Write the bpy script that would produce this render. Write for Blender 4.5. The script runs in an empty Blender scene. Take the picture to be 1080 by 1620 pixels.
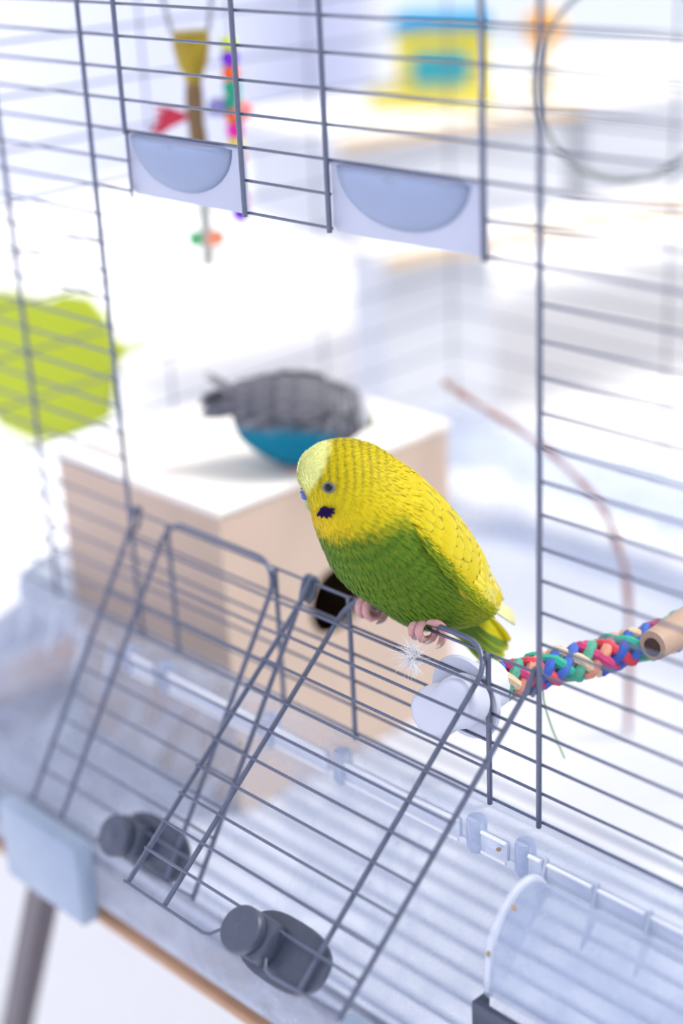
import bpy, bmesh, math, random
from mathutils import Vector, Matrix
from mathutils.bvhtree import BVHTree

random.seed(7)
scene = bpy.context.scene
COL = scene.collection
ZO = 1.065                      # height of the topmost counted front wire above the floor

# ------------------------------------------------------------------ camera
cam_d = bpy.data.cameras.new('camera')
cam_d.sensor_fit = 'VERTICAL'; cam_d.sensor_height = 36.0; cam_d.sensor_width = 24.0
cam_d.lens = 56.80
cam_d.clip_start = 0.02
cam_d.dof.use_dof = True
cam_d.dof.focus_distance = 0.588
cam_d.dof.aperture_fstop = 2.9
cam = bpy.data.objects.new('camera', cam_d); COL.objects.link(cam)
_r = Vector((0.69792542, 0.71472498, -0.04547868))
_u = -Vector((0.24619352, -0.29906979, -0.92192517))
_b = -Vector((-0.67252425, 0.63223845, -0.38468906))
cam.matrix_world = Matrix(((_r.x, _u.x, _b.x, 0.31381), (_r.y, _u.y, _b.y, -0.38474), (_r.z, _u.z, _b.z, 0.05427 + ZO), (0, 0, 0, 1)))
scene.camera = cam

# ------------------------------------------------------------------ light
world = bpy.data.worlds.new('daylight'); scene.world = world
world.use_nodes = True
bg = world.node_tree.nodes['Background']
bg.inputs['Color'].default_value = (0.93, 0.95, 1.0, 1)
bg.inputs['Strength'].default_value = 1.08
sun_d = bpy.data.lights.new('sun', 'SUN'); sun_d.energy = 4.4; sun_d.angle = math.radians(24); sun_d.color = (1.0, 0.97, 0.92)
sun = bpy.data.objects.new('sun', sun_d); COL.objects.link(sun)
sun.rotation_euler = Vector((0.36, 0.44, 0.82)).to_track_quat('Z', 'Y').to_euler()
sun.location = (0.5, 1.5, 3)
scene.view_settings.view_transform = 'Standard'
scene.view_settings.look = 'None'
scene.view_settings.gamma = 1.0
scene.view_settings.use_curve_mapping = False
scene.view_settings.exposure = 0.0

# ------------------------------------------------------------------ helpers
MATS = {}
def mat(name, color=(0.8, 0.8, 0.8), rough=0.5, metal=0.0, noise=0.0, nscale=300.0, bump=0.0, bscale=800.0,
        alpha=None, spots=False, attr=None, subsurf=0.0, trans=0.0, spec=0.5, coat=0.0, color2=None):
    """Procedural material. alpha = opacity of a clear plastic sheet, trans = share of light let through diffusely."""
    if name in MATS: return MATS[name]
    m = bpy.data.materials.new(name); m.use_nodes = True
    nt = m.node_tree; N = nt.nodes; L = nt.links
    b = N['Principled BSDF']; out = N['Material Output']
    b.inputs['Roughness'].default_value = rough; b.inputs['Metallic'].default_value = metal
    b.inputs['Specular IOR Level'].default_value = spec
    b.inputs['Coat Weight'].default_value = coat
    b.inputs['Base Color'].default_value = (*color, 1)
    tc = N.new('ShaderNodeTexCoord')
    csrc = None
    if attr:
        a = N.new('ShaderNodeAttribute'); a.attribute_name = attr; csrc = a.outputs['Color']
    if noise > 0:
        nz = N.new('ShaderNodeTexNoise'); nz.inputs['Scale'].default_value = nscale; nz.inputs['Detail'].default_value = 4
        L.new(tc.outputs['Object'], nz.inputs['Vector'])
        mx = N.new('ShaderNodeMix'); mx.data_type = 'RGBA'
        L.new(nz.outputs['Fac'], mx.inputs['Factor'])
        c2 = color2 or tuple(max(0, c * (1 - noise)) for c in color)
        if csrc is not None:
            mm = N.new('ShaderNodeMix'); mm.data_type = 'RGBA'; mm.blend_type = 'MULTIPLY'; mm.inputs['Factor'].default_value = 1
            mx.inputs[6].default_value = (1 + noise * .5,) * 3 + (1,); mx.inputs[7].default_value = (1 - noise,) * 3 + (1,)
            L.new(csrc, mm.inputs[6]); L.new(mx.outputs[2], mm.inputs[7]); csrc = mm.outputs[2]
        else:
            mx.inputs[6].default_value = (*color, 1); mx.inputs[7].default_value = (*c2, 1); csrc = mx.outputs[2]
    if csrc is not None: L.new(csrc, b.inputs['Base Color'])
    if bump > 0:
        nb = N.new('ShaderNodeTexNoise'); nb.inputs['Scale'].default_value = bscale; nb.inputs['Detail'].default_value = 3
        L.new(tc.outputs['Object'], nb.inputs['Vector'])
        bp = N.new('ShaderNodeBump'); bp.inputs['Strength'].default_value = bump; bp.inputs['Distance'].default_value = 0.0005
        L.new(nb.outputs['Fac'], bp.inputs['Height']); L.new(bp.outputs['Normal'], b.inputs['Normal'])
    sh = b.outputs['BSDF']
    if trans > 0:
        t = N.new('ShaderNodeBsdfTranslucent'); t.inputs['Color'].default_value = (*color, 1)
        if csrc is not None: L.new(csrc, t.inputs['Color'])
        ms = N.new('ShaderNodeMixShader'); ms.inputs['Fac'].default_value = trans
        L.new(sh, ms.inputs[1]); L.new(t.outputs['BSDF'], ms.inputs[2]); sh = ms.outputs['Shader']
    if alpha is not None:
        t = N.new('ShaderNodeBsdfTransparent'); t.inputs['Color'].default_value = (0.95, 0.97, 1.0, 1)
        lw = N.new('ShaderNodeLayerWeight'); lw.inputs['Blend'].default_value = 0.25
        ad = N.new('ShaderNodeMath'); ad.operation = 'MULTIPLY_ADD'; ad.inputs[1].default_value = 0.45; ad.inputs[2].default_value = alpha
        ad.use_clamp = True
        L.new(lw.outputs['Fresnel'], ad.inputs[0])
        fac = ad.outputs[0]
        if spots:      # dried water marks and wiped smears
            vo = N.new('ShaderNodeTexVoronoi'); vo.inputs['Scale'].default_value = 190; vo.feature = 'F1'
            ns = N.new('ShaderNodeTexNoise'); ns.inputs['Scale'].default_value = 28; ns.inputs['Detail'].default_value = 6; ns.inputs['Distortion'].default_value = 1.5
            L.new(tc.outputs['Object'], vo.inputs['Vector']); L.new(tc.outputs['Object'], ns.inputs['Vector'])
            r1 = N.new('ShaderNodeMapRange'); r1.inputs['From Min'].default_value = 0.10; r1.inputs['From Max'].default_value = 0.22; r1.inputs['To Min'].default_value = 0.22; r1.inputs['To Max'].default_value = 0.0
            r2 = N.new('ShaderNodeMapRange'); r2.inputs['From Min'].default_value = 0.40; r2.inputs['From Max'].default_value = 0.68; r2.inputs['To Min'].default_value = -0.12; r2.inputs['To Max'].default_value = 0.22
            r3 = N.new('ShaderNodeMapRange'); r3.inputs['From Min'].default_value = 0.48; r3.inputs['From Max'].default_value = 0.60
            L.new(vo.outputs['Distance'], r1.inputs['Value']); L.new(ns.outputs['Fac'], r2.inputs['Value']); L.new(ns.outputs['Fac'], r3.inputs['Value'])
            m1 = N.new('ShaderNodeMath'); m1.operation = 'MULTIPLY'; L.new(r1.outputs[0], m1.inputs[0]); L.new(r3.outputs[0], m1.inputs[1])
            m2 = N.new('ShaderNodeMath'); m2.operation = 'ADD'; L.new(m1.outputs[0], m2.inputs[0]); L.new(r2.outputs[0], m2.inputs[1])
            m3 = N.new('ShaderNodeMath'); m3.operation = 'ADD'; m3.use_clamp = True; L.new(m2.outputs[0], m3.inputs[0]); L.new(fac, m3.inputs[1]); fac = m3.outputs[0]
        ms = N.new('ShaderNodeMixShader'); L.new(fac, ms.inputs['Fac'])
        L.new(t.outputs['BSDF'], ms.inputs[1]); L.new(sh, ms.inputs[2]); sh = ms.outputs['Shader']
    L.new(sh, out.inputs['Surface'])
    MATS[name] = m
    return m

def link(name, me, m=None, parent=None):
    o = bpy.data.objects.new(name, me); COL.objects.link(o)
    if m is not None and me is not None and not me.materials: me.materials.append(m)
    if parent is not None: o.parent = parent
    return o
def tag(o, label=None, cat=None, group=None, kind=None):
    if label: o['label'] = label
    if cat: o['category'] = cat
    if group: o['group'] = group
    if kind: o['kind'] = kind
    return o
def empty(name, loc=(0, 0, 0)):
    o = bpy.data.objects.new(name, None); COL.objects.link(o); o.location = loc
    o.empty_display_size = 0.02
    return o

class MB:
    """collects geometry for one mesh"""
    def __init__(s): s.v = []; s.f = []; s.c = []
    def add(s, verts, faces, cols=None):
        n = len(s.v); s.v += [tuple(p) for p in verts]; s.f += [tuple(i + n for i in f) for f in faces]
        if cols is not None: s.c += cols
        return s
    def tube(s, pts, r, seg=8, cap=True):
        pts = [Vector(p) for p in pts]; n = len(pts)
        rs = r if isinstance(r, (list, tuple)) else [r] * n
        tang = []
        for i in range(n):
            d = (pts[min(i + 1, n - 1)] - pts[max(i - 1, 0)])
            tang.append(d.normalized())
        a = Vector((0, 0, 1)) if abs(tang[0].z) < 0.9 else Vector((1, 0, 0))
        nrm = (a - tang[0] * a.dot(tang[0])).normalized()
        vs = []; fs = []
        for i in range(n):
            nrm = (nrm - tang[i] * nrm.dot(tang[i])).normalized()
            bn = tang[i].cross(nrm)
            for k in range(seg):
                an = 2 * math.pi * k / seg
                vs.append(pts[i] + (nrm * math.cos(an) + bn * math.sin(an)) * rs[i])
        for i in range(n - 1):
            for k in range(seg):
                k2 = (k + 1) % seg
                fs.append((i * seg + k, i * seg + k2, (i + 1) * seg + k2, (i + 1) * seg + k))
        if cap:
            fs.append(tuple(range(seg - 1, -1, -1))); fs.append(tuple(range((n - 1) * seg, n * seg)))
        return s.add(vs, fs)
    def lathe(s, prof, seg=24, M=None):
        """prof: (radius, height) pairs round local z"""
        vs = []; fs = []
        for r, h in prof:
            for k in range(seg):
                an = 2 * math.pi * k / seg
                vs.append(Vector((r * math.cos(an), r * math.sin(an), h)))
        n = len(prof)
        for i in range(n - 1):
            for k in range(seg):
                k2 = (k + 1) % seg
                fs.append((i * seg + k, i * seg + k2, (i + 1) * seg + k2, (i + 1) * seg + k))
        if prof[0][0] > 1e-6: fs.append(tuple(range(seg - 1, -1, -1)))
        if prof[-1][0] > 1e-6: fs.append(tuple(range((n - 1) * seg, n * seg)))
        if M is not None: vs = [M @ v for v in vs]
        return s.add(vs, fs)
    def box(s, lo, hi, M=None):
        x0, y0, z0 = lo; x1, y1, z1 = hi
        vs = [Vector(p) for p in ((x0, y0, z0), (x1, y0, z0), (x1, y1, z0), (x0, y1, z0), (x0, y0, z1), (x1, y0, z1), (x1, y1, z1), (x0, y1, z1))]
        if M is not None: vs = [M @ v for v in vs]
        return s.add(vs, [(0, 3, 2, 1), (4, 5, 6, 7), (0, 1, 5, 4), (1, 2, 6, 5), (2, 3, 7, 6), (3, 0, 4, 7)])
    def prism(s, outline, h0, h1, M=None):
        """closed 2-D outline extruded along local z"""
        n = len(outline)
        vs = [Vector((x, y, h0)) for x, y in outline] + [Vector((x, y, h1)) for x, y in outline]
        if M is not None: vs = [M @ v for v in vs]
        fs = [tuple(range(n - 1, -1, -1)), tuple(range(n, 2 * n))] + [(i, (i + 1) % n, n + (i + 1) % n, n + i) for i in range(n)]
        return s.add(vs, fs)
    def mesh(s, name, smooth=True, bevel=0.0, bseg=2, weld=False):
        me = bpy.data.meshes.new(name); me.from_pydata(s.v, [], s.f)
        if s.c:
            ca = me.color_attributes.new('Col', 'FLOAT_COLOR', 'POINT')
            ca.data.foreach_set('color', [x for c in s.c for x in (c[0], c[1], c[2], 1.0)])
        if bevel > 0 or weld:
            bm = bmesh.new(); bm.from_mesh(me)
            if weld: bmesh.ops.remove_doubles(bm, verts=bm.verts, dist=1e-6)
            if bevel > 0:
                bmesh.ops.bevel(bm, geom=[e for e in bm.edges if e.is_manifold and e.calc_face_angle(0) > 0.5], offset=bevel, segments=bseg, affect='EDGES', profile=0.5)
            bmesh.ops.recalc_face_normals(bm, faces=bm.faces)
            bm.to_mesh(me); bm.free()
        if smooth:
            me.polygons.foreach_set('use_smooth', [True] * len(me.polygons))
            try: me.set_sharp_from_angle(angle=math.radians(40))
            except Exception: pass
        me.update()
        return me
    def build(s, name, m, parent=None, **k): return link(name, s.mesh(name, **k), m, parent)

def Z(p): return (p[0], p[1], p[2] + ZO)
def catmull(P, t):
    """P: list of tuples, t in index units"""
    n = len(P); t = max(0.0, min(n - 1.0, t)); i = min(int(t), n - 2); u = t - i
    p0 = P[max(i - 1, 0)]; p1 = P[i]; p2 = P[i + 1]; p3 = P[min(i + 2, n - 1)]
    return tuple(0.5 * ((2 * b) + (-a + c) * u + (2 * a - 5 * b + 4 * c - d) * u * u + (-a + 3 * b - 3 * c + d) * u ** 3) for a, b, c, d in zip(p0, p1, p2, p3))
def curve(P, n): return [Vector(catmull(P, i * (len(P) - 1) / (n - 1))) for i in range(n)]
def smooth(a, b, x):
    t = max(0, min(1, (x - a) / (b - a))); return t * t * (3 - 2 * t)
def lerp(a, b, t): return tuple(x + (y - x) * t for x, y in zip(a, b))

# materials
M_wire = mat('grey_lacquered_wire', (0.105, 0.125, 0.20), 0.32, 0.3, noise=0.35, nscale=900, bump=0.25, bscale=1500, coat=0.25)
M_clear = mat('clear_plastic', (0.42, 0.49, 0.66), 0.16, trans=0.5, alpha=0.42, spots=True, noise=0.25, nscale=60, color2=(0.62, 0.68, 0.80), spec=0.6)
M_clear2 = mat('clear_plastic_bright', (0.84, 0.88, 0.96), 0.10, alpha=0.42, spec=0.7)
M_milky = mat('milky_plastic', (0.60, 0.63, 0.75), 0.35, trans=0.45, alpha=0.82, noise=0.05, nscale=80)
M_milky2 = mat('milky_plastic_blue', (0.42, 0.50, 0.68), 0.35, trans=0.4, alpha=0.85, noise=0.05, nscale=80)
M_dark = mat('dark_grey_plastic', (0.062, 0.076, 0.122), 0.38, noise=0.35, nscale=250, bump=0.15, bscale=500)
M_mid = mat('blue_grey_plastic', (0.26, 0.33, 0.46), 0.4, noise=0.2, nscale=100)
M_white = mat('white_plastic', (0.56, 0.59, 0.70), 0.35, noise=0.05, nscale=90, subsurf=0.1)
M_paper = mat('tray_paper', (0.60, 0.62, 0.70), 0.8, noise=0.12, nscale=40)
M_card = mat('tan_cardboard', (0.60, 0.46, 0.365), 0.75, noise=0.12, nscale=60, bump=0.1, bscale=300)
M_card_sunlit = mat('sunlit_cardboard', (0.85, 0.80, 0.74), 0.75, noise=0.06, nscale=50)  # lid cardboard whitened: the glare of the sun is put into its colour
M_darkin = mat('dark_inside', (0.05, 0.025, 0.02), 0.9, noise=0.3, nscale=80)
M_wood = mat('perch_wood', (0.42, 0.31, 0.25), 0.6, noise=0.35, nscale=120, bump=0.3, bscale=500, color2=(0.36, 0.23, 0.15))
M_board = mat('board_wood', (0.42, 0.24, 0.14), 0.5, noise=0.3, nscale=50, color2=(0.30, 0.16, 0.09))
M_leg = mat('dark_metal_leg', (0.09, 0.075, 0.10), 0.4, 0.3, noise=0.2, nscale=60)
M_wall = mat('white_wall_paint', (0.70, 0.72, 0.86), 0.7, noise=0.03, nscale=2)
M_floor = mat('white_floor', (0.88, 0.88, 0.90), 0.45, noise=0.05, nscale=3)
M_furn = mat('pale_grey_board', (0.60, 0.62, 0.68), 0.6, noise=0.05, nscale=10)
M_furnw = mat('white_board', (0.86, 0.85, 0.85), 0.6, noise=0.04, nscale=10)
M_ply = mat('pale_wood_edge', (0.72, 0.52, 0.30), 0.6, noise=0.2, nscale=60)

# ------------------------------------------------------------------ room
def struct(name, mb, m): return tag(mb.build(name, m, smooth=False), kind='structure')
struct('floor', MB().box((-6, -2.5, -0.05), (3, 6, 0)), M_floor)
wb = MB().box((-6, 3.2, 0), (-3.3, 3.3, 2.6)).box((1.6, 3.2, 0), (3, 3.3, 2.6)).box((-3.3, 3.2, 0), (1.6, 3.3, 0.25)).box((-3.3, 3.2, 2.45), (1.6, 3.3, 2.6))
struct('wall_back', wb, M_wall)
win = tag(MB().box((-3.3, 3.19, 0.22), (1.6, 3.31, 0.25)).build('window_1', M_furnw, smooth=False), kind='structure')
for k in range(5):
    x = -3.3 + k * (4.9 - 0.05) / 4
    link('window_post', MB().box((x, 3.22, 0.25), (x + 0.05, 3.28, 2.45)).mesh('post', smooth=False), M_furnw, win)
for k in range(4):
    x = -3.3 + k * (4.9 - 0.05) / 4 + 0.05
    link('window_pane', MB().box((x, 3.246, 0.25), (x + 1.1625, 3.252, 2.45)).mesh('pane', smooth=False), mat('window_glass', (0.9, 0.95, 1.0), 0.05, alpha=0.04), win)
struct('shade_wall_front', MB().box((-3.6, -2.6, 0), (3, -2.5, 3.2)), M_wall)  # unseen wall behind the camera, added to darken the near side
struct('wall_left', MB().box((-3.6, -2.5, 0), (-3.5, 3.2, 2.6)), M_wall)
tag(MB().box((-3.5, 3.185, 0), (3, 3.2, 0.08)).build('baseboard_back', M_furnw, smooth=False), kind='structure')
tag(MB().box((-3.5, -2.5, 0), (-3.485, 3.185, 0.08)).build('baseboard_left', M_furnw, smooth=False), kind='structure')

# ------------------------------------------------------------------ stand under the cage
stand = empty('cage_stand', (-0.1, 0.15, 0))
tag(stand, 'wooden board on splayed dark metal legs carrying the cage', 'stand')
def kid(mb, name, m, parent, **k):
    """mesh given in world coordinates, parented to an Empty/object that may be moved"""
    o = mb.build(name, m, **k); o.parent = parent; o.matrix_parent_inverse = Matrix.Translation(-parent.location) if parent.parent is None else Matrix()
    return o
kid(MB().box((-0.44, -0.0615, ZO - 0.3870), (0.24, 0.362, ZO - 0.3818)), 'board', M_board, stand, bevel=0.0015)
for sx, sy in ((-1, -1), (-1, 1), (1, -1), (1, 1)):
    x0 = -0.256 if sx < 0 else 0.06
    y0 = -0.05 if sy < 0 else 0.345
    zt = ZO - 0.3872
    foot = (x0 + sx * 0.27, y0 + sy * 0.02, 0.0)
    a = Vector((x0, y0, zt)); b = Vector(foot)
    q = MB(); h = 0.006
    q.add([(a.x - h, a.y - h, a.z), (a.x + h, a.y - h, a.z), (a.x + h, a.y + h, a.z), (a.x - h, a.y + h, a.z),
           (b.x - h, b.y - h, b.z), (b.x + h, b.y - h, b.z), (b.x + h, b.y + h, b.z), (b.x - h, b.y + h, b.z)],
          [(0, 3, 2, 1), (4, 5, 6, 7), (0, 1, 5, 4), (1, 2, 6, 5), (2, 3, 7, 6), (3, 0, 4, 7)])
    kid(q, 'leg', M_leg, stand, smooth=False)

# ------------------------------------------------------------------ the cage
CX0, CX1, CD = -0.3380, 0.106, 0.33       # left, right, depth
P = 0.012                                # wire pitch
RW, RB = 0.0006, 0.00105                 # wire and bar radius
TOPI = -14
cage = empty('bird_cage', (CX0 * .5 + CX1 * .5, CD * .5, ZO - 0.3815))
tag(cage, 'grey wire bird cage with two front doors folded down over a clear base', 'cage')
CINV = Matrix.Translation(-cage.location)
WM = {}
def wire(x0, x1, y, z, r=RW, name='wire', parent=cage):
    """a horizontal wire along x"""
    k = ('x', round(x1 - x0, 4), r)
    if k not in WM: WM[k] = MB().tube([(0, 0, 0), (x1 - x0, 0, 0)], r, 8).mesh('wire')
    o = link(name, WM[k], M_wire, parent); o.matrix_parent_inverse = CINV; o.location = (x0, y, z + ZO); return o
def wirey(x, y0, y1, z, r=RW, name='wire'):
    k = ('y', round(y1 - y0, 4), r)
    if k not in WM: WM[k] = MB().tube([(0, 0, 0), (0, y1 - y0, 0)], r, 6).mesh('wire')
    o = link(name, WM[k], M_wire, cage); o.matrix_parent_inverse = CINV; o.location = (x, y0, z + ZO); return o
def bar(x, y, z0, z1, r=RB, name='bar'):
    k = ('z', round(z1 - z0, 4), r)
    if k not in WM: WM[k] = MB().tube([(0, 0, 0), (0, 0, z1 - z0)], r, 10).mesh('bar')
    o = link(name, WM[k], M_wire, cage); o.matrix_parent_inverse = CINV; o.location = (x, y, z0 + ZO); return o
YW = RB + RW - 0.0002
for i in range(TOPI, 24):
    z = -P * i
    if i <= 4 or i >= 18: wire(CX0, CX1, YW, z)
    elif i in (5, 6):
        wire(CX0, -0.2095, YW, z); wire(-0.1395, -0.0945, YW, z); wire(-0.023, CX1, YW, z)
    else:
        wire(CX0, -0.232, YW, z); wire(0, CX1, YW, z)
ZT = -P * TOPI + 0.001; ZB = -P * 23 - 0.0015
for x in (-0.2985, -0.232, 0.0, 0.0665): bar(x, 0, ZB, ZT)
bar(CX0, 0, ZB, ZT, RW); bar(CX1, 0, ZB, ZT, RW)
for x in (-0.1395, -0.0945, -0.023): bar(x, 0, -P * 6 - 0.0012, ZT)
bar(-0.2085, 0, -P * 4 - 0.001, ZT); bar(-0.2095, 0.0012, -P * 6 - 0.0025, -P * 4, RW)
for x in (-0.2055, -0.136, -0.0938, -0.0232): bar(x, 0, ZB, -P * 18 + 0.0012)
# back, side and roof
for i in range(TOPI, 24, 2):
    wire(CX0, CX1, CD - YW, -P * i)
    wirey(CX0 + YW, 0, CD, -P * i); wirey(CX1 - YW, 0, CD, -P * i)
for x in (CX0, -0.180, -0.052, CX1): bar(x, CD, ZB, ZT, RW)
for y in (0.11, 0.22): bar(CX0, y, ZB, ZT, RW); bar(CX1, y, ZB, ZT, RW)
for k in range(1, 28): wire(CX0, CX1, k * P, ZT + 0.001)

# milky catch plates in the upper openings
def plate(x0, x1):
    zc0, zc1 = -P * 4 - 0.0008, -P * 6 - 0.0012
    w = x1 - x0; q = MB()
    ol = [(x0, zc0), (x1, zc0), (x1, zc1 + 0.002), (x1 - 0.002, zc1), (x0 + 0.002, zc1), (x0, zc1 + 0.002)]
    M = Matrix(((1, 0, 0, 0), (0, 0, 1, 0), (0, 1, 0, ZO), (0, 0, 0, 1)))
    q.prism(ol, 0.0030, 0.0042, M)
    o = kid(q, 'catch_plate', M_milky, cage, bevel=0.0003); o.matrix_parent_inverse = CINV
    # half-moon pocket bulging outwards, with a lip along the top
    cx = x0 + w * 0.48; rx = w * 0.43; rz = 0.0195; q = MB(); vs = []; fs = []; n = 22; m = 7
    for j in range(m + 1):
        s = j / m
        for k in range(n + 1):
            an = math.pi * k / n
            rr = math.cos(s * math.pi / 2)
            vs.append((cx - rx * math.cos(an) * rr, 0.0030 - 0.0065 * math.sin(s * math.pi / 2), zc0 - 0.0008 - rz * math.sin(an) * rr + ZO))
    for j in range(m):
        for k in range(n):
            a = j * (n + 1) + k; fs.append((a, a + 1, a + n + 2, a + n + 1))
    q.add(vs, fs)
    p = kid(q, 'half_moon_pocket', M_milky2, o); p.matrix_parent_inverse = Matrix()
    md = p.modifiers.new('thick', 'SOLIDIFY'); md.thickness = 0.0007
    q = MB().tube([(x0, 0.0024, zc0 + ZO), (x1, 0.0024, zc0 + ZO)], 0.0011, 8)
    p = kid(q, 'lip', M_milky, o); p.matrix_parent_inverse = Matrix()
plate(-0.2115, -0.1415); plate(-0.0955, -0.0245)

# folded-down doors
def door(xl, xr, xi0, xi1, ang, label):
    a = math.radians(ang)
    d = Vector((0, -math.sin(a), -math.cos(a))); nn = Vector((0, -math.cos(a), math.sin(a)))
    H = Vector((0, 0.0016, -P * 18 + ZO))
    def pt(x, s, n=0.0): return H + Vector((x, 0, 0)) + d * s + nn * n
    R = 0.012; pts = [pt(xi0, 0.134)]            # inner frame: rounded arch lying along the hinge
    for k in range(8):
        an = math.radians(180 + 90 * k / 7); pts.append(pt(xi0 + R + R * math.cos(an), R * math.sin(an) + R * 0.55 + 0.0035, 0.0024 * k / 7))
    for k in range(8):
        an = math.radians(270 + 90 * k / 7); pts.append(pt(xi1 - R + R * math.cos(an), R * math.sin(an) + R * 0.55 + 0.0035, 0.0024 * (1 - k / 7)))
    pts.append(pt(xi1, 0.134))
    o = kid(MB().tube(pts, RB, 10), 'door', M_wire, cage); o.matrix_parent_inverse = CINV
    o['label'] = label
    def sub(mb, name, m, **k):
        c = mb.build(name, m, **k); c.parent = o; return c
    for x in (xl, xr):                      # outer rods with a hook round the hinge wire
        pts = [pt(x, 0.134), pt(x, 0.008, 0.0)] + [pt(x, 0.004, 0.0012)]
        for k in range(9):
            an = math.radians(60 + 30 * k)
            pts.append(pt(x, math.cos(an) * 0.0021, math.sin(an) * 0.0021))
        pts += [pt(x + 0.0012, 0.004, -0.0024), pt(x + 0.0012, 0.008, -0.0022)]
        sub(MB().tube(pts, RB, 8), 'hooked_rod', M_wire)
    for i in range(1, 11):
        sub(MB().tube([pt(xl - 0.0004, P * i, 0.0015), pt(xr + 0.0004, P * i, 0.0015)], RW, 8), 'wire', M_wire)
    # closing wire with a notch round the latch shaft
    kx = xl + 0.0655
    pts = [pt(xl - 0.001, 0.1345, 0.0012), pt(kx - 0.020, 0.1345, 0.0012), pt(kx - 0.017, 0.1335, 0.0012), pt(kx - 0.0105, 0.1265, 0.0012), pt(kx - 0.008, 0.1250, 0.0012),
           pt(kx + 0.006, 0.1250, 0.0012), pt(kx + 0.008, 0.1275, 0.0012), pt(kx + 0.012, 0.1330, 0.0012), pt(kx + 0.016, 0.1340, 0.0012), pt(xr + 0.0008, 0.1325, 0.0012)]
    sub(MB().tube(pts, RW * 1.1, 8), 'closing_wire', M_wire)
    # latch: round knob on the outside, ribbed block and oval plate beneath
    E = Matrix((Vector((1, 0, 0)), -d, nn)).transposed().to_4x4()
    E.translation = pt(kx, 0.1262)
    k = MB().lathe([(0.0, 0.0098), (0.0008, 0.0102), (0.0016, 0.0098), (0.0079, 0.0098), (0.0085, 0.0092), (0.0085, 0.0062), (0.0078, 0.0056), (0.0045, 0.0056), (0.0045, -0.002)], 32, E)
    kn = sub(k, 'latch_knob', M_dark)
    ol = []
    for t in range(32):
        an = 2 * math.pi * t / 32; c, s = math.cos(an), math.sin(an)
        ol.append((0.0115 + 0.0205 * math.copysign(abs(c) ** 0.75, c), 0.0010 + 0.0118 * math.copysign(abs(s) ** 0.8, s)))
    E2 = E.copy(); 
    sub(MB().prism(ol, -0.0058, -0.0028, E2), 'latch_plate', M_dark, bevel=0.0008)
    ol = [(-0.0045, -0.0075), (0.0085, -0.0075), (0.0105, -0.004), (0.0105, 0.005), (0.0085, 0.0085), (-0.0045, 0.0085)]
    sub(MB().prism(ol, -0.003, 0.0052, E2), 'latch_block', M_dark, bevel=0.0012)
    return o
door(-0.1158, -0.0022, -0.0940, -0.0225, 49.3, 'right folded-down door in sharp focus')
door(-0.2290, -0.1185, -0.2070, -0.1355, 32.0, 'left folded-down door, blurred')

# clear base tub
def rrect(o, z, rad=0.03, n=8):
    x0, x1, y0, y1 = CX0 - o, CX1 + o, 0 - o, CD + o
    pts = []
    r = max(rad + o, 0.004)
    for cx, cy, a0 in ((x1 - r, y0 + r, -90), (x1 - r, y1 - r, 0), (x0 + r, y1 - r, 90), (x0 + r, y0 + r, 180)):
        for k in range(n + 1):
            an = math.radians(a0 + 90 * k / n); pts.append((cx + r * math.cos(an), cy + r * math.sin(an), z + ZO))
    return pts
prof = [(-0.006, -0.2785), (0.008, -0.2785), (0.0095, -0.2800), (0.0095, -0.2895), (0.0080, -0.2910), (0.0060, -0.2915), (0.020, -0.302), (0.040, -0.318), (0.053, -0.333), (0.0605, -0.349),
        (0.0625, -0.365), (0.0605, -0.377), (0.052, -0.3812), (0.02, -0.3815)]
q = MB(); L0 = len(rrect(0, 0))
for o_, z_ in prof: q.add(rrect(o_, z_), [])
for i in range(len(prof) - 1):
    for k in range(L0):
        k2 = (k + 1) % L0; q.f.append((i * L0 + k, (i + 1) * L0 + k, (i + 1) * L0 + k2, i * L0 + k2))
q.f.append(tuple((len(prof) - 1) * L0 + k for k in range(L0)))
tub = kid(q, 'base_tub', M_clear, cage); tub.matrix_parent_inverse = CINV
tub['label'] = 'clear plastic base tub'
def tsub(mb, name, m, **k):
    c = mb.build(name, m, **k); c.parent = tub; return c
xs = [0.0115 + 0.0222 * k for k in range(5)] + [-0.2435 - 0.0222 * k for k in range(4)]
for x in xs:
    M = Matrix(((0, 0, 1, x), (1, 0, 0, 0), (0, 1, 0, ZO), (0, 0, 0, 1)))
    tsub(MB().prism([(-0.0092, -0.2805), (-0.0100, -0.2805), (-0.0185, -0.3035), (-0.0170, -0.3025), (-0.0065, -0.2912)], -0.0006, 0.0006, M), 'rib', M_clear2, smooth=False)
for x in (-0.232, -0.2055, -0.136, -0.0938, -0.0232, 0.0):
    E = Matrix.Translation((x, -0.0075, ZO - 0.2865))
    vs = MB().lathe([(0.0, 0.0072), (0.0034, 0.0068), (0.0040, 0.005), (0.0040, -0.005), (0.003, -0.0072), (0, -0.008)], 14, E)
    tsub(vs, 'boss', M_clear)
LIPS = []
xe = [0.0042] + [x + 0.0012 for x in xs[:4]]
for a, b in zip(xe, xs[:5]):
    tsub(MB().box((a, -0.0112, ZO - 0.2893), (b - 0.0012, -0.0093, ZO - 0.2815)), 'lip_strip', M_clear2, bevel=0.0004)
    LIPS.append((a, b - 0.0012))
xe2 = [(-0.2275, -0.2105), (-0.2005, -0.141), (-0.131, -0.099), (-0.0888, -0.0285), (-0.018, -0.0055)]
for a, b in xe2:
    tsub(MB().box((a, -0.0112, ZO - 0.2893), (b, -0.0093, ZO - 0.2815)), 'lip_strip', M_clear2, bevel=0.0004)
    LIPS.append((a, b))
M_lip_highlight = mat('painted_lip_highlight', (0.90, 0.92, 0.97), 0.12, alpha=0.8, spec=0.8)  # white colour stands in for the highlights along the lip's edges
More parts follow.
